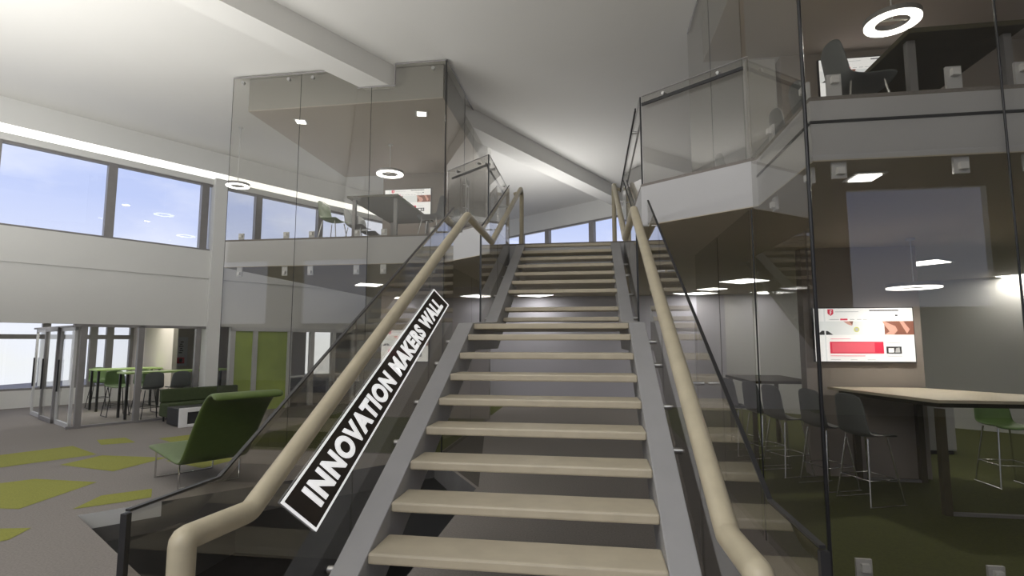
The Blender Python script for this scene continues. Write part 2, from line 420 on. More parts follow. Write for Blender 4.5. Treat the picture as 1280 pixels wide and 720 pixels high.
for sx in (-1, 1):
    x0 = sx*.776; w = (sx*.155, 0, 0)
    off = .05
    prof = [(-.95, zl(-.95)+off), (2.84, zl(2.84)+off), (4.30, zl(2.84)+off), (4.42, zl(2.84)+off-.06+.22), (7.12, M1-.02), (7.12, M1-.34), (6.9, M1-.42),
            (4.50, zl(2.84)+off-.30), (2.98, zl(2.84)+off-.30), (-.30, F), (-.95, F)]
    prof = [(-.93, zl(-.93)+off), (2.84, zl(2.84)+off), (4.22, 1.60), (7.12, 3.12), (7.12, 2.80), (4.30, 1.26), (2.98, 1.26), (-.25, F), (-.93, F)]
    b = MB(); b.ext([(x0, y, z) for y, z in prof], w); stl(b.build('stringer', steelp, st, bevel=.006))

# handrails
def rail(sx, label):
    t = thing('handrail', label, 'handrail', (sx*.848, -.93, F))
    def arc(pts, r=.02, n=3):
        P = [Vector((0, y+.93, z-F)) for y, z in pts]; out = [P[0]]
        for i in range(1, len(P)-1):
            a = (P[i-1]-P[i]).normalized(); c = (P[i+1]-P[i]).normalized()
            for k in range(n+1):
                u = k/n; p0 = P[i]+a*r; p1 = P[i]+c*r
                out.append(p0*(1-u)**2 + P[i]*2*u*(1-u) + p1*u*u)
        out.append(P[-1]); return out
    b = MB(); b.tube(arc([(-.93, F), (-.93, .735), (-.60, .72), (2.84, 2.655), (4.22, 2.63), (7.08, 4.16), (7.20, 4.10), (7.20, M1)]), .040, 16)
    b.build('rail_tube', oakd, t)
    b = MB(); b.tube([(0, 7.06+.93, 4.09-F), (sx*.13, 7.06+.93, 4.06-F)], .030, 12); b.build('rail_return', oakd, t)
    for (y, z) in ((0.3, .72+.9*.5625), (1.6, .72+2.2*.5625), (2.6, .72+3.2*.5625), (5.0, 2.63+.78*.535), (6.2, 2.63+1.98*.535)):
        b = MB(); b.tube([(0, y+.93, z-F-.03), (0, y+.93, z-F-.085), (sx*.118, y+.93, z-F-.085)], .009, 8)
        b.build('bracket', steel, t)
    return t
rail(-1, 'pale oak handrail on the left side of the stairs')
rail(1, 'pale oak handrail on the right side of the stairs')

# glass balustrades on the stair flights
def balustrade(sx, top, bot, joints, label, knobs):
    x = sx*.975; y0 = top[0][0]; zb = min(z for y, z in bot)
    t = thing('glass_balustrade', label, 'balustrade', (x, y0, zb))
    off = Vector((x, y0, zb))
    def zat(pl, y):
        for (a, za), (c, zc) in zip(pl[:-1], pl[1:]):
            if a <= y <= c: return za+(zc-za)*(y-a)/(c-a)
        return pl[-1][1] if y > pl[-1][0] else pl[0][1]
    js = [top[0][0]] + joints + [top[-1][0]]
    for a, c in zip(js[:-1], js[1:]):
        a2, c2 = a+.006, c-.006
        ys = [a2]+[y for y, z in top if a2 < y < c2]+[c2]
        yb = [a2]+[y for y, z in bot if a2 < y < c2]+[c2]
        pl = [Vector((0, y, zat(top, y)))-Vector((0, y0, zb)) for y in ys]+[Vector((0, y, zat(bot, y)))-Vector((0, y0, zb)) for y in yb[::-1]]
        b = MB(); b.ext(pl, (sx*.014, 0, 0)); b.build('glass_panel', tint_bal, t)
    b = MB(); P = [Vector((sx*.007, y-y0, z-zb+.003)) for y, z in top]
    for p, q in zip(P[:-1], P[1:]):
        b.obox(p-Vector((.008, 0, 0)), (.016, 0, 0), q-p, (0, 0, .008))
    b.build('edge_cap', dark, t)
    b = MB(); b.box((sx*.007-.011, -.014, zat(bot, y0)-zb), (sx*.007+.011, .004, top[0][1]-zb)); b.build('end_cap', dark, t)
    for (y, z) in knobs:
        b = MB(); b.cyl((-sx*.045, y-y0, z-zb), (sx*.03, y-y0, z-zb), .022, 12); b.build('standoff', steel, t)
    return t
topL = [(-1.0, .83), (-.60, .83), (2.78, 2.72)]; botL = [(-1.0, F), (-.25, F), (2.78, 1.12)]
kn = [(y, zl(y)-.06) for y in (-.1, .35, 1.3, 1.75, 2.3, 2.68)]
balustrade(-1, topL, botL, [.55, 2.0], 'tinted glass balustrade left of the lower flight, carrying the sign', kn)
balustrade(1, topL, botL, [.55, 2.0], 'tinted glass balustrade right of the lower flight', kn)
topU = [(4.17, 2.81), (6.55, 4.07)]; botU = [(4.17, 1.38), (6.55, 2.64)]
kn = [(y, 1.45+(y-4.22)*.524) for y in (4.6, 5.3, 6.0, 6.45)]
balustrade(-1, topU, botU, [5.4], 'tinted glass balustrade left of the upper flight', kn)
balustrade(1, topU, botU, [5.4], 'tinted glass balustrade right of the upper flight', kn)

# sign on the left lower glass balustrade
A_, B_, C_, D_ = (2.09, 1.815), (2.60, 1.705), (.13, .395), (-.20, .63)
sg = thing('wall_sign', 'white outlined dark sign reading INNOVATION MAKERS WALL on the left balustrade glass', 'sign', (-.972, 0, 0))
def sp(u, v):     # u along the flight, v across it, bottom line C-B, top line D-A
    f = lambda i: (C_[i]*(1-u)+B_[i]*u)*(1-v)+(D_[i]*(1-u)+A_[i]*u)*v
    return f(0), f(1)
def squad(bm, u0, v0, u1, v1, x0, x1):
    q = [sp(u0, v0), sp(u1, v0), sp(u1, v1), sp(u0, v1)]
    bm.ext([(x0, y, z) for y, z in q], (x1-x0, 0, 0))
b = MB(); squad(b, .004, .02, .996, .98, .001, .003); b.build('backing', filmd, sg)
b = MB()
bu, bv = .006, .045
squad(b, 0, 0, 1, bv, .003, .005); squad(b, 0, 1-bv, 1, 1, .003, .005)
squad(b, 0, bv, bu, 1-bv, .003, .005); squad(b, 1-bu, bv, 1, 1-bv, .003, .005)
b.build('border', glow_ink, sg)
cu = bpy.data.curves.new('lettering', 'FONT'); cu.body = 'INNOVATION MAKERS WALL'; cu.size = 1; cu.offset = .05; cu.space_character = 1.13
to = bpy.data.objects.new('lettering_curve', cu); C.objects.link(to)
bpy.context.view_layer.update()
me = bpy.data.meshes.new_from_object(to.evaluated_get(bpy.context.evaluated_depsgraph_get()))
bpy.data.objects.remove(to)
xs = [v.co.x for v in me.vertices]; ys = [v.co.y for v in me.vertices]
x0, x1, y0, y1 = min(xs), max(xs), min(ys), max(ys)
for v in me.vertices:
    u = .045+.915*(v.co.x-x0)/(x1-x0); q = .20+.60*(v.co.y-y0)/(y1-y0)
    y, z = sp(u, q); v.co = (.005, y, z)
me.materials.clear(); me.materials.append(glow_ink); me.name = 'lettering'
o = bpy.data.objects.new('lettering', me); C.objects.link(o); o.parent = sg
k = o.modifiers.new('thick', 'SOLIDIFY'); k.thickness = .003; k.offset = 0

# ------------------------------------------------------------------ tall glass screens of the two boxes
def pane(t, origin, pts, d, name='glass_panel', m=None):
    b = MB(); b.ext([Vector(p)-Vector(origin) for p in pts], d); return b.build(name, m or tint_hi, t)
def bar(t, origin, a, c, r=.006, name='joint', m=None):
    a, c = Vector(a)-Vector(origin), Vector(c)-Vector(origin)
    b = MB(); b.cyl(a, c, r, 6); return b.build(name, m or dark, t)
def bracket(t, origin, p, ax, out, up):
    """white clamp tab with a steel cube standoff: p on the glass, ax along it, out = direction away from the slab"""
    p = Vector(p)-Vector(origin); ax = Vector(ax); out = Vector(out)
    b = MB(); z0, z1 = (-.12, .05) if up else (-.05, .17)
    b.obox(p-ax*.05-out*.065+Vector((0,0,z0)), ax*.10, out*.022, (0, 0, z1-z0))
    o = b.build('bracket', lightal, t)
    b = MB(); b.obox(p-ax*.025-out*.045+Vector((0,0,-.025)), ax*.05, out*.035, (0, 0, .05)); b.build('clamp', whitep, o)
    return o
# left box, front face
yl = 5.92; og = (-5.94, yl, F)
t = thing('glass_screen', 'tall glass screen fronting the left box, notched around the ceiling beam', 'glass screen', og)
xj = [-5.94, -4.62, -3.30, -1.97]
pl = {0: [(-5.935, F), (-4.625, F), (-4.625, 6.10), (-5.935, 6.10)],
      1: [(-4.615, F), (-3.305, F), (-3.305, 5.75), (-3.56, 5.75), (-3.56, 6.10), (-4.615, 6.10)],
      2: [(-3.295, F), (-1.975, F), (-1.975, 6.12), (-2.88, 6.12), (-2.88, 5.75), (-3.295, 5.75)]}
for i in range(3): pane(t, og, [(x, yl, z) for x, z in pl[i]], (0, .012, 0))
for x, zt in ((-4.62, 6.1), (-3.30, 5.75), (-5.94, 6.1)): bar(t, og, (x, yl+.006, F), (x, yl+.006, zt), .005)
bar(t, og, (-1.97, yl+.006, F), (-1.97, yl+.006, 6.128), .012)
for a, c in (((-5.94, 6.10), (-3.56, 6.10)), ((-3.56, 5.745), (-2.88, 5.745)), ((-2.88, 5.745), (-2.88, 6.128)), ((-2.88, 6.128), (-1.97, 6.128))):
    bar(t, og, (a[0], yl+.006, a[1]), (c[0], yl+.006, c[1]), .014, 'edge_channel', frame)
for x in (-5.72, -4.86, -4.38, -3.54, -3.06, -2.2):
    bracket(t, og, (x, yl+.075, 3.21), (1,0,0), (0,-1,0), True); bracket(t, og, (x, yl+.075, 2.54), (1,0,0), (0,-1,0), False)
for x, z in ((-5.75, 6.0), (-4.86, 6.0), (-4.40, 6.0), (-2.2, 6.0)):
    b = MB(); b.cyl(Vector((x, yl-.02, z))-Vector(og), Vector((x, yl+.03, z))-Vector(og), .03, 12); b.build('standoff', steel, t)
# left box, side face along the stairs
xs_ = -1.96; og = (xs_, 5.94, F)
t = thing('glass_screen', 'grey glass side of the left box, running back along the stairs', 'glass screen', og)
for a, c in ((5.95, 7.2), (7.95, 9.9)):
    pane(t, og, [(xs_, a, M1+.02), (xs_, c, M1+.02), (xs_, c, 6.12), (xs_, a, 6.12)], (.012, 0, 0))
pane(t, og, [(xs_, 7.21, M1+.02), (xs_, 7.94, M1+.02), (xs_, 7.94, 5.73), (xs_, 7.21, 5.73)], (.012, 0, 0))
for a, c in ((5.95, 7.9), (7.91, 9.9)):
    pane(t, og, [(xs_, a, F), (xs_, c, F), (xs_, c, M0-.02), (xs_, a, M0-.02)], (.012, 0, 0))
bar(t, og, (xs_+.006, 7.205, M1), (xs_+.006, 7.205, 6.12)); bar(t, og, (xs_+.006, 5.95, 6.13), (xs_+.006, 9.9, 6.13), .014, 'edge_channel', frame)
h = MB()
for y in (7.12, 7.30):
    h.cyl(Vector((xs_+.07, y, 3.72))-Vector(og), Vector((xs_+.07, y, 4.42))-Vector(og), .013, 8)
for z in (3.86, 4.30):
    h.cyl(Vector((xs_+.07, 7.12, z))-Vector(og), Vector((xs_+.07, 7.30, z))-Vector(og), .010, 8)
    h.cyl(Vector((xs_, 7.12, z))-Vector(og), Vector((xs_+.07, 7.12, z))-Vector(og), .010, 8)
h.build('door_pull', steel, t)
# right box, front face
yr = 1.49; og = (1.96, yr, F)
t = thing('glass_screen', 'tall grey glass screen across the front of the right box, nearest the viewer', 'glass screen', og)
xj = [1.965, 3.24, 4.56, 5.9, 7.2]
for a, c in zip(xj[:-1], xj[1:]):
    pane(t, og, [(a+.005, yr, F), (c-.005, yr, F), (c-.005, yr, 6.12), (a+.005, yr, 6.12)], (0, .012, 0))
for x in xj[1:]: bar(t, og, (x, yr+.006, F), (x, yr+.006, 6.12), .008)
bar(t, og, (1.965, yr+.006, F), (1.965, yr+.006, 6.12), .014)
for k, x in enumerate((2.22, 3.02, 3.46, 4.30, 4.80)):
    for z, up in ((3.27, True), (2.58, False), (-.17, True)): bracket(t, og, (x, yr+.072, z), (1,0,0), (0,-1,0), up)
# right box, side face
xr = 1.955; og = (xr, 1.5, F)
t = thing('glass_screen', 'grey glass side of the right box, running back along the stairs', 'glass screen', og)
pane(t, og, [(xr, 1.51, F), (xr, 2.78, F), (xr, 2.78, 6.12), (xr, 1.51, 6.12)], (.012, 0, 0))
for a, c in ((2.95, 4.3), (4.31, 5.72)):
    pane(t, og, [(xr, a, F), (xr, c, F), (xr, c, M0-.02), (xr, a, M0-.02)], (.012, 0, 0))
    pane(t, og, [(xr, a, M1+.02), (xr, c, M1+.02), (xr, c, 6.12), (xr, a, 6.12)], (.012, 0, 0))
for y in (2.86,): bar(t, og, (xr+.006, y, F), (xr+.006, y, M0-.03), .007)
for y in (4.305,): bar(t, og, (xr+.006, y, M1+.02), (xr+.006, y, 6.12), .005)
for y in (4.305,): bar(t, og, (xr+.006, y, F), (xr+.006, y, M0-.03), .005)
bar(t, og, (xr+.006, 1.51, 6.13), (xr+.006, 5.72, 6.13), .014, 'edge_channel', frame)
for y in (1.75, 2.55):
    bracket(t, og, (xr+.072, y, 3.27), (0,1,0), (-1,0,0), True); bracket(t, og, (xr+.072, y, 2.58), (0,1,0), (-1,0,0), False)

# glass guards of the mezzanine edge
def guard(P, label, knobs=2):
    o = Vector((P[0][0], P[0][1], M1))
    t = thing('glass_guard', label, 'glass guard', o)
    zt = 4.18-M1
    for i, (a, c) in enumerate(zip(P[:-1], P[1:])):
        a3, c3 = Vector((a[0], a[1], M1))-o, Vector((c[0], c[1], M1))-o
        d = (c3-a3); L_ = d.length; d.normalize(); n = Vector((-d.y, d.x, 0))
        b = MB(); b.ext([a3+d*.02, c3-d*.02, c3-d*.02+Vector((0,0,zt)), a3+d*.02+Vector((0,0,zt))], n*.012); b.build('glass_panel', tint_bal, t)
        b = MB(); b.obox(a3+d*.02-n*.002+Vector((0,0,zt)), d*(L_-.04), n*.016, (0,0,.008)); b.build('edge_cap', frame, t)
        b = MB(); b.obox(a3+d*.05+n*.05+Vector((0,0,zt-.14)), d*(L_-.1), n*.018, (0,0,.035)); rl = b.build('guard_rail', dark, t)
        for k in range(knobs):
            p = a3+d*(L_*(.25+.5*k/(max(1, knobs-1))))
            b = MB(); b.cyl(p-n*.015+Vector((0,0,zt-.07)), p+n*.055+Vector((0,0,zt-.07)), .018, 10); b.build('standoff', steel, t)
        if i: 
            for e in (-.012, .012):
                b = MB(); b.obox(a3+d*(e)-n*.003, d*.010, n*.018, (0,0,zt)); b.build('corner_edge', dark if e < 0 else steel, t)
    return t
guard([(-1.93, 5.94), (-1.09, 5.25), (-1.09, 7.2)], 'low glass guard at the mezzanine edge left of the stairs')
guard([(2.02, 2.88), (1.02, 3.64), (1.02, 7.2)], 'low glass guard at the mezzanine edge right of the stairs')

# ------------------------------------------------------------------ lamps
def panel(x, y, label, grp, size=.72, z=M0, power=16, rz=math.radians(38), h=.02):
    t = thing('ceiling_light', label, 'ceiling light', (x, y, z), rz, grp)
    s = size/2
    b = MB(); b.box((-s-.03, -s-.03, -.012), (s+.03, s+.03, -.0005)); b.build('frame', lightal, t)
    b = MB(); b.box((-s, -s, -.022), (s, s, -.012)); b.build('diffuser', lampw, t)
    if y > 11 and z == M0: power = 7
    if power: area('light', (0, 0, -.03), size*.9, size*.9, power, parent=t, col=(1, .96, .9))
    return t
g1 = 'square lights under the mezzanine'
panel(3.65, 9.48, 'bright square ceiling light above the bar stools, left of the right screen', g1, .70)
panel(5.88, 12.4, 'farther square ceiling light just left of the television wall', g1, .80)
panel(3.31, 12.4, 'square ceiling light seen beside the right handrail, lower one', g1, .62)
panel(3.36, 11.2, 'square ceiling light seen beside the right handrail, upper one', g1, .5)
panel(-1.13, 12.3, 'square ceiling light seen between the treads of the upper flight', g1, .72)
panel(-3.3, 12.4, 'square ceiling light left of the stairs above the sign, nearer one', g1, .7)
panel(-3.9, 14.2, 'square ceiling light left of the stairs above the sign, farther one', g1, .8)
panel(5.86, 7.11, 'square ceiling light above the ring pendant in the right ground floor room', g1, .50, power=12)
panel(8.74, 9.3, 'square ceiling light at the right edge of the picture', g1, .55)
panel(-4.6, 9.0, 'square ceiling light behind the left handrail under the left mezzanine', g1, .5)
panel(2.57, 1.99, 'small square downlight under the right mezzanine edge', g1, .17, power=5, rz=0)
panel(-5.0, 6.6, 'small downlight on the left dropped ceiling, left one', 'small downlights on the left dropped ceiling', .16, z=5.52, power=8, rz=.3)
panel(-2.62, 6.6, 'small downlight on the left dropped ceiling, right one', 'small downlights on the left dropped ceiling', .16, z=5.52, power=8, rz=.3)
def ringlamp(x, y, z, ro, top, label, power=10):
    t = thing('ring_pendant', label, 'pendant lamp', (x, y, z))
    b = MB(); b.ring((0,0,.006), ro*.60, ro*1.02, .05); b.build('housing', frame, t)
    b = MB(); b.ring((0,0,-.008), ro*.62, ro, .014); b.build('diffuser', lampw, t)
    b = MB(); b.cyl((0,0,.03), (0,0,top-z), .008, 6); b.box((-ro*.61, -.008, .022), (ro*.61, .008, .038)); b.build('stem', lightal, t)
    b = MB(); b.cyl((0,0,top-z-.025), (0,0,top-z), .05, 12); b.build('ceiling_rose', lightal, t)
    if power:
        l = bpy.data.lights.new('glow', 'SPOT'); l.energy = power*5; l.shadow_soft_size = 0.; l.spot_size = math.radians(168); l.spot_blend = 1; l.color = (1, .96, .9)
        q = bpy.data.objects.new('glow', l); q.location = (0,0,-.03); q.parent = t; C.objects.link(q)
ringlamp(-3.76, 8.0, 4.87, .28, 5.52, 'white ring pendant lamp in the left upper room', 25)
ringlamp(3.40, 3.0, 4.48, .24, 5.5, 'large white ring pendant lamp in the right upper room', 40)
ringlamp(4.42, 4.85, 2.02, .29, M0, 'white ring pendant lamp above the right bar table', 14)
ringlamp(-7.35, 8.1, 4.80, .24, CZ, 'white ring pendant lamp beside the left wall column', 0)

# ------------------------------------------------------------------ televisions
def tvmat(n, c): return mat(n, c, .4, var=0., emit=.85)
tvm = [tvmat('screen_white', (.86, .86, .86)), tvmat('screen_red', (.62, .03, .07)), tvmat('screen_grey', (.45, .45, .45)), tvmat('screen_brown', (.20, .08, .055)),
       tvmat('screen_skin', (.55, .30, .24)), tvmat('screen_lime', (.58, .58, .10)), tvmat('screen_black', (.03, .03, .03)), tvmat('screen_pink', (.75, .12, .16)), tvmat('screen_pale', (.72, .74, .74))]
def tv(x, y, z, w_, h_, label):       # faces -y; x,z = centre
    t = thing('television', label, 'television', (x, y, z-h_/2))
    b = MB(); b.box((-w_/2-.012, -.05, -.012), (w_/2+.012, -.004, h_+.012)); b.build('bezel', blackf, t, bevel=.004)
    b = MB(); b.box((-w_*.2, -.004, h_*.3), (w_*.2, 0, h_*.7)); b.build('wall_mount', dark, t)
    b = MB(); lay = [0]
    def R(u0, v0, u1, v1, mi):
        lay[0] += 1; yy = -.051-.0002*lay[0]
        b.add([(-w_/2+u*w_, yy, v*h_) for u, v in ((u0,v0),(u1,v0),(u1,v1),(u0,v1))], [(0,1,2,3)], mi)
    def D(u, v, r, mi, n=20, ky=1.):
        lay[0] += 1; yy = -.051-.0002*lay[0]
        b.add([(-w_/2+u*w_+r*math.cos(2*PI*k/n), yy, v*h_+ky*r*math.sin(2*PI*k/n)) for k in range(n)], [tuple(range(n))], mi)
    def Pg(pts, mi):
        lay[0] += 1; yy = -.051-.0002*lay[0]
        b.add([(-w_/2+u*w_, yy, v*h_) for u, v in pts], [tuple(range(len(pts)))], mi)
    R(0, 0, 1, 1, 0)
    R(.0, .50, 1, .755, 8)
    Pg([(.02,.50),(.19,.50),(.14,.57),(.08,.58)], 6)
    Pg([(.145,.985),(.205,.985),(.205,.90),(.175,.86),(.145,.90)], 1)
    R(.170, .885, .178, .965, 0); R(.170, .955, .192, .965, 0); R(.170, .925, .187, .934, 0)
    R(.22, .93, .46, .94, 2); R(.57, .945, .86, .965, 6); R(.65, .865, .84, .872, 2); R(.70, .835, .80, .842, 2); R(.825, .845, .85, .875, 6)
    R(.16, .785, .26, .797, 2); R(.27, .775, .345, .805, 1)
    for k, u in enumerate((.37, .44, .50, .57, .63, .71, .78)): R(u, .783, u+.045, .796, 2)
    Pg([(.30,.755),(.40,.755),(.385,.67),(.34,.70)], 4); Pg([(.36,.755),(.40,.755),(.39,.68)], 3)
    R(.71, .50, 1, .755, 3); Pg([(.71,.755),(.69,.755),(.72,.66),(.76,.56),(.72,.52),(.72,.50),(.80,.50),(.84,.58),(.82,.66),(.77,.70)], 4)
    Pg([(.86,.755),(.90,.755),(.96,.60),(.93,.52)], 4)
    D(.43, .60, .036*h_/.75*1.0, 5); D(.43, .60, .024*h_/.75, 2)
    R(.16, .42, .36, .428, 7)
    R(.15, .15, .69, .37, 1); R(.17, .17, .60, .35, 7)
    R(.72, .345, .86, .355, 2); R(.715, .15, .865, .28, 6); R(.735, .17, .79, .25, 0); Pg([(.80,.17),(.85,.17),(.845,.26),(.81,.25)], 2)
    R(.72, .10, .87, .108, 2); R(.15, .10, .50, .110, 7); R(.15, .03, .25, .038, 2); R(.35, .03, .42, .038, 2); R(.52, .03, .6, .038, 2)
    R(.10, 0, .115, 1, 8)
    b.build('screen', tvm, t)
    return t
tv(4.06, 5.45, 1.44, 1.24, .72, 'wall television showing a red and white web page above the bar table')
tv(-4.06, 10.0, 1.25, 1.18, .75, 'wall television partly hidden behind the sign, ground floor left')
tv(-4.06, 10.0, 4.78, 1.18, .67, 'wall television in the left upper room above the table')
tv(4.30, 5.45, 5.03, 1.20, .68, 'wall television in the right upper room, seen above the mezzanine edge')

# ------------------------------------------------------------------ furniture
def shell_mesh(w=.44, back=.40, seat=.42, n=9):
    prof = [(seat*.5, -.025), (seat*.44, .0), (seat*.25, .0), (0, -.012), (-seat*.25, -.008), (-seat*.40, .02), (-seat*.48, .09), (-seat*.52, .18), (-seat*.57, back*.75), (-seat*.61, back)]
    rows = []
    for i, (x, z) in enumerate(prof):
        ww = w*(1 if i < 7 else 1-.05*(i-6))
        row = []
        for j in range(n):
            q = 2*j/(n-1)-1
            row.append((x + (.035*q*q if i > 5 else 0), q*ww/2, z + (.03*q*q if i <= 5 else -.05*abs(q)**3 if i == len(prof)-1 else 0)))
        rows.append(row)
    return MB().grid(rows)
def make_chair(name, label, cat, sh, seat, legs_mat, bar=False, group=None, back=.40):
    t = thing(name, label, cat, group=group)
    o = shell_mesh(back=back).build('shell', sh, t, solid=.014, sub=1); o.location = (0, 0, seat)
    for sx in (-1, 1):
        for sy in (-1, 1):
            b = MB(); b.cyl((sx*.13, sy*.15, seat-.02), (sx*(.20 if not bar else .22), sy*(.21 if not bar else .23), .012), .010, 8)
            b.build('leg', legs_mat, t)
    for sy in (-1, 1):
        e = .21 if not bar else .23; ex = .20 if not bar else .22
        b = MB(); b.cyl((-ex-.02, sy*e, .010), (ex+.02, sy*e, .010), .010, 8); b.build('runner', legs_mat, t)
    if bar:
        b = MB(); z = .28; k = 1-(z/seat); e = .15+.08*k; ex = .13+.09*k
        b.tube([(ex, -e, z), (ex, e, z), (-ex, e, z), (-ex, -e, z)], .008, 8, closed=True); b.build('footrest', legs_mat, t)
    return t
stool = make_chair('bar_stool', 'nearest grey bar stool at the left end of the right bar table', 'bar stool', shellg, .74, chrome, True, 'bar stools in the right room', .48)
stool.location = (3.50, 4.28, F); stool.rotation_euler = (0, 0, .35)
gs = 'bar stools in the right room'
for x, y, r, l in ((3.30, 4.85, .35, 'second grey bar stool behind the nearest one, its back overlapping'),
                   (3.04, 5.50, .35, 'third grey bar stool beside the left edge of the television wall'),
                   (2.95, 6.15, .35, 'fourth grey bar stool from the front, in front of the far dark table'),
                   (2.78, 6.80, .35, 'farthest grey bar stool just right of the balustrade edge')):
    dup(stool, (x, y, F), r, l, gs)
gst = make_chair('bar_stool', 'green seated bar stool behind the right end of the bar table', 'bar stool', shellgr, .74, chrome, True, gs)
gst.location = (5.55, 5.25, F); gst.rotation_euler = (0, 0, -PI/2)
dup(gst, (6.10, 4.75, F), -PI/2+.2, 'green seated bar stool at the right picture edge by the table', gs)
def slab_part(name, poly, z0, z1, m, t, bev=.006):
    b = MB(); b.prism(poly, z0, z1); return b.build(name, m, t, bevel=bev)
t = thing('bar_table', 'high bar table with pale oak top under the right television', 'table', (3.9, 4.6, F))
o = lambda P: [(x-3.9, y-4.6) for x, y in P]
slab_part('tabletop', o([(3.56, 5.40), (4.70, 5.40), (5.95, 3.76), (3.98, 3.78)]), 1.155, 1.19, oak, t)
slab_part('apron', o([(3.66, 5.30), (4.62, 5.30), (5.70, 3.90), (4.06, 3.90)]), 1.10, 1.155, tabw, t)
for x, y in ((4.05, 3.88), (3.84, 5.28), (5.55, 3.88), (4.6, 5.28)):
    b = MB(); b.box((x-3.9-.035, y-4.6-.035, .0), (x-3.9+.035, y-4.6+.035, 1.09)); b.build('leg', tabw, t)
for y, x0_, x1_ in ((3.88, 4.08, 5.52), (5.28, 3.88, 4.57)):
    b = MB(); b.box((x0_-3.9, y-4.6-.03, .0), (x1_-3.9, y-4.6+.03, .03)); b.build('floor_bar', frame, t)
t = thing('bar_table', 'far dark bar table beyond the row of grey stools', 'table', (3.2, 7.3, F))
slab_part('tabletop', [(-.35, -.9), (.6, -.9), (.6, .7), (-.35, .7)], 1.145, 1.19, tabw, t)
for x, y in ((-.28, -.8), (.5, -.8), (-.28, .6), (.5, .6)):
    b = MB(); b.box((x-.03, y-.03, 0), (x+.03, y+.03, 1.145)); b.build('leg', tabw, t)
t = thing('low_cabinet', 'pale low cabinet standing behind the right bar table', 'cabinet', (5.7, 7.2, F))
b = MB(); b.box((-.45, 0, .06), (.45, .4, .95)); b.build('body', fasc, t, bevel=.006)
for s in (-1, 1):
    b = MB(); b.box((s*.225-.215, -.018, .08), (s*.225+.215, 0, .93)); d = b.build('door', fasc, t, bevel=.004)
    b = MB(); b.box((s*.05-.008, -.035, .5), (s*.05+.008, -.018, .62)); b.build('handle', steel, d)
b = MB(); b.box((-.42, .03, 0), (.42, .38, .06)); b.build('plinth', dark, t)

# upper rooms
t = thing('table', 'dark topped table in the left upper room seen from below', 'table', (-3.3, 7.2, M1))
slab_part('tabletop', [(-.48, -1.1), (.45, -1.1), (.45, 1.0), (-.48, 1.0)], .70, .74, tabw, t)
for x, y in ((-.40, -.95), (.36, -.95), (-.40, .85), (.36, .85)):
    b = MB(); b.box((x-.03, y-.03, 0), (x+.03, y+.03, .70)); b.build('leg', frame, t)
t = thing('table', 'dark olive table in the right upper room seen from below', 'table', (3.42, 3.1, M1))
slab_part('tabletop', [(-.42, -1.05), (.45, -1.05), (.45, 1.0), (-.42, 1.0)], .70, .745, tabw, t)
for x, y in ((-.34, -.9), (.37, -.9), (-.34, .85), (.37, .85)):
    b = MB(); b.box((x-.03, y-.03, 0), (x+.03, y+.03, .70)); b.build('leg', frame, t)
ch = make_chair('shell_chair', 'dark green shell chair left of the table in the left upper room', 'chair', shellgr, .45, chrome)
ch.location = (-4.35, 6.75, M1); ch.rotation_euler = (0, 0, -.1)
ch2 = make_chair('shell_chair', 'grey shell chair beside the dark green one in the left upper room', 'chair', shellg, .45, chrome)
ch2.location = (-4.15, 7.35, M1); ch2.rotation_euler = (0, 0, .05)
for x, y, r, l in ((-2.45, 6.75, PI, 'grey shell chair right of the left upper table, nearer one'),
                   (-2.45, 7.75, PI, 'grey shell chair right of the left upper table, farther one'),
                   (-4.15, 8.0, 0, 'grey shell chair farthest along the left upper table')):
    dup(ch2, (x, y, M1), r, l, 'grey chairs around the left upper table')
for x, y, r, l in ((2.78, 2.42, 0, 'grey shell chair at the corner of the right upper box, its back pointed in view'),
                   (2.75, 3.16, 0, 'grey shell chair back second from the right corner on the mezzanine'),
                   (2.75, 3.80, 0, 'grey shell chair back third from the right corner on the mezzanine'),
                   (2.45, 5.20, 0, 'grey shell chair back farthest along the right mezzanine edge')):
    dup(ch2, (x, y, M1), r, l, 'chair backs above the right mezzanine edge')

# green chaise
t = thing('chaise_lounge', 'green wave shaped chaise lounge with its back turned, on the grey carpet', 'chaise lounge', (-4.533, 3.45, F), 0)
CU = Vector((-.845, .535, 0)); CWd = Vector((.535, .845, 0)); CW_ = .81
prof = [(1.28, .385), (1.0, .375), (.65, .355), (.32, .33), (.12, .315), (-.01, .335), (-.11, .43), (-.23, .60), (-.41, .83), (-.58, 1.03), (-.72, 1.15), (-.83, 1.20), (-.92, 1.195), (-.965, 1.14)]
rows = [[tuple(CU*a+CWd*(CW_*q/6)+Vector((0,0,z))) for q in range(7)] for a, z in prof]
MB().grid(rows).build('seat_shell', greenf, t, solid=.055, sub=2)
for a in (.98, .10):
    z = .36 if a > .5 else .305
    b = MB(); p = CU*a
    b.tube([p+CWd*.05+Vector((0,0,z)), p+CWd*.05+Vector((0,0,.012)), p+CWd*(CW_-.05)+Vector((0,0,.012)), p+CWd*(CW_-.05)+Vector((0,0,z))], .010, 8)
    b.build('leg', chrome, t)

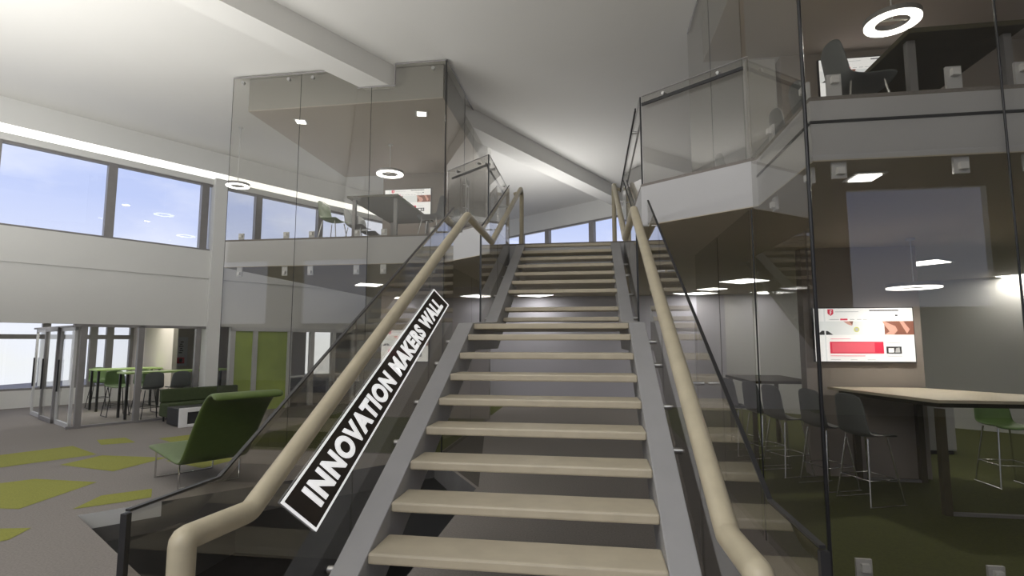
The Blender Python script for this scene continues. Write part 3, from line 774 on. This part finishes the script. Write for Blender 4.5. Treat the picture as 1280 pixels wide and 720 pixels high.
# lounge bench and cube table by the partition
a = Vector(G(2.97, -1.55, F)); rz = math.radians(60)
t = thing('cube_table', 'black cube table with white frame edge behind the green chaise', 'side table', a, rz)
b = MB(); b.box((.015, .015, 0.02), (.95, .72, .385)); b.build('body', blackf, t, bevel=.02)
b = MB()
b.box((0, -.02, 0), (.16, .03, .40)); b.box((.80, -.02, 0), (.96, .03, .40)); b.box((.16, -.02, .31), (.80, .03, .40)); b.box((.16, -.02, 0), (.80, .03, .06))
b.build('frame', whitep, t, bevel=.008)
a = Vector(G(3.05, -.72, F))
t = thing('lounge_bench', 'dark green low bench behind the black cube table', 'bench', a, rz)
b = MB(); b.box((0, .05, .12), (1.7, .55, .42)); b.build('seat', greend, t, bevel=.03)
b = MB(); b.box((0, .45, .42), (1.7, .58, .72)); b.build('backrest', greend, t, bevel=.03)
for x in (.08, 1.62):
    for y in (.08, .48):
        b = MB(); b.cyl((x, y, 0), (x, y, .13), .02, 8); b.build('leg', dark, t)

# glazed partition of the meeting room
t = thing('glazed_partition', 'grey framed glazed partition under the left wall in front of the meeting room', 'partition', G(1.5, 0, F))
bo = Vector(G(1.5, 0, F)); posts = [1.63, 2.67, 3.86]
def gp(s, d, z): return Vector(G(s, d, z))-bo
for s in posts:
    b = MB(); b.obox(gp(s-.055, 0, F), U*.11, V*.10, (0, 0, 1.715-F)); b.build('post', frame, t)
b = MB(); b.obox(gp(1.45, 0, 1.66), U*2.6, V*.1, (0, 0, .06)); b.build('head_rail', frame, t)
b = MB(); b.obox(gp(1.45, .02, F), U*2.6, V*.08, (0, 0, .05)); b.build('floor_rail', frame, t)
for s0, s1 in zip(posts[:-1], posts[1:]):
    b = MB(); b.obox(gp(s0+.09, .05, F+.05), U*(s1-s0-.18), V*.012, (0, 0, 1.66-F-.05)); b.build('glass_panel', clear, t)
ds = thing('sliding_doors', 'row of grey framed glass doors receding left of the meeting room corner post', 'door', G(1.53, .15, F))
bo = Vector(G(1.53, .15, F))
for k in range(3):
    d0 = .0+k*1.18; s_ = 1.53-.05*(k % 2)
    b = MB()
    b.obox(gp(s_-.025, d0+.15, F), U*.05, V*.07, (0,0,2.1)); b.obox(gp(s_-.025, d0+1.11+.15, F), U*.05, V*.07, (0,0,2.1))
    b.obox(gp(s_-.025, d0+.15, F), U*.05, V*1.18, (0,0,.09)); b.obox(gp(s_-.025, d0+.15, 1.58), U*.05, V*1.18, (0,0,.09))
    o = b.build('door_leaf', lightal if k != 1 else frame, ds)
    b = MB(); b.obox(gp(s_-.006, d0+.22, F+.09), U*.012, V*1.04, (0,0,1.58-F-.09)); b.build('door_glass', clear, o)
    b = MB(); b.obox(gp(s_-.06, d0+1.05+.15, F+.7), U*.03, V*.03, (0,0,.7)); b.build('door_handle', dark, o)
b = MB(); b.obox(gp(1.48, .27, 1.655), U*.1, V*3.6, (0,0,.04)); b.build('track', frame, ds)

# meeting room tables and chairs
def mtable(s, d, ls, ld, label):
    t = thing('bar_table', label, 'table', G(s, d, F), math.radians(60), 'meeting room tables')
    b = MB(); b.box((0, 0, 1.04), (ls, ld, 1.08)); b.build('tabletop', limep, t)
    for x in (.06, ls-.06):
        for y in (.06, ld-.06):
            b = MB(); b.box((x-.025, y-.025, 0), (x+.025, y+.025, 1.04)); b.build('leg', dark, t)
mtable(2.62, .72, 2.4, .62, 'high lime topped table just behind the meeting room partition')
mtable(2.62, 2.95, 1.5, .7, 'high lime topped table farther back in the meeting room, by the windows')
k1 = make_chair('bar_stool', 'green stool at the far side of the front meeting room table, leftmost', 'bar stool', shellgr, .70, dark, True, 'meeting room stools')
k1.location = G(2.75, 1.75, F); k1.rotation_euler = (0, 0, math.radians(-30))
k2 = make_chair('bar_stool', 'grey stool at the near side of the front meeting room table, leftmost', 'bar stool', shellg, .70, dark, True, 'meeting room stools')
k2.location = G(3.05, .42, F); k2.rotation_euler = (0, 0, math.radians(150))
dup(k1, G(3.35, 1.75, F), math.radians(-30), 'green stool at the far side of the front meeting room table, second from left', 'meeting room stools')
dup(k1, G(2.95, 3.95, F), math.radians(-30), 'green stool beyond the far meeting room table by the windows', 'meeting room stools')
dup(k2, G(3.62, .42, F), math.radians(150), 'grey stool at the near side of the front meeting room table, second from left', 'meeting room stools')
dup(k2, G(4.25, .42, F), math.radians(150), 'grey stool at the near side of the front meeting room table, rightmost', 'meeting room stools')
def poster(s, d, label, w_=.40):
    t = thing('poster', label, 'poster', G(s, d, .55), math.radians(60))
    b = MB(); b.box((0, -.012, 0), (w_, 0, .95)); b.build('sheet', whitep, t)
    b = MB()
    b.box((.10, -.016, .08), (.32, -.012, .28), 1); b.box((.16, -.018, .12), (.26, -.016, .24), 2)
    for k in range(6): b.box((.14+.02*(k % 3), -.016, .42+.07*k), (.24+.03*(k % 2), -.012, .45+.07*k), 0)
    b.build('print', [dark, mat('red_ink', (.55, .03, .05), .6, var=.02), blackf], t)
poster(4.55, 5.58, 'white poster with red block on the cream meeting room wall, left one')
poster(5.3, 5.58, 'white poster with red block on the cream meeting room wall, right one')
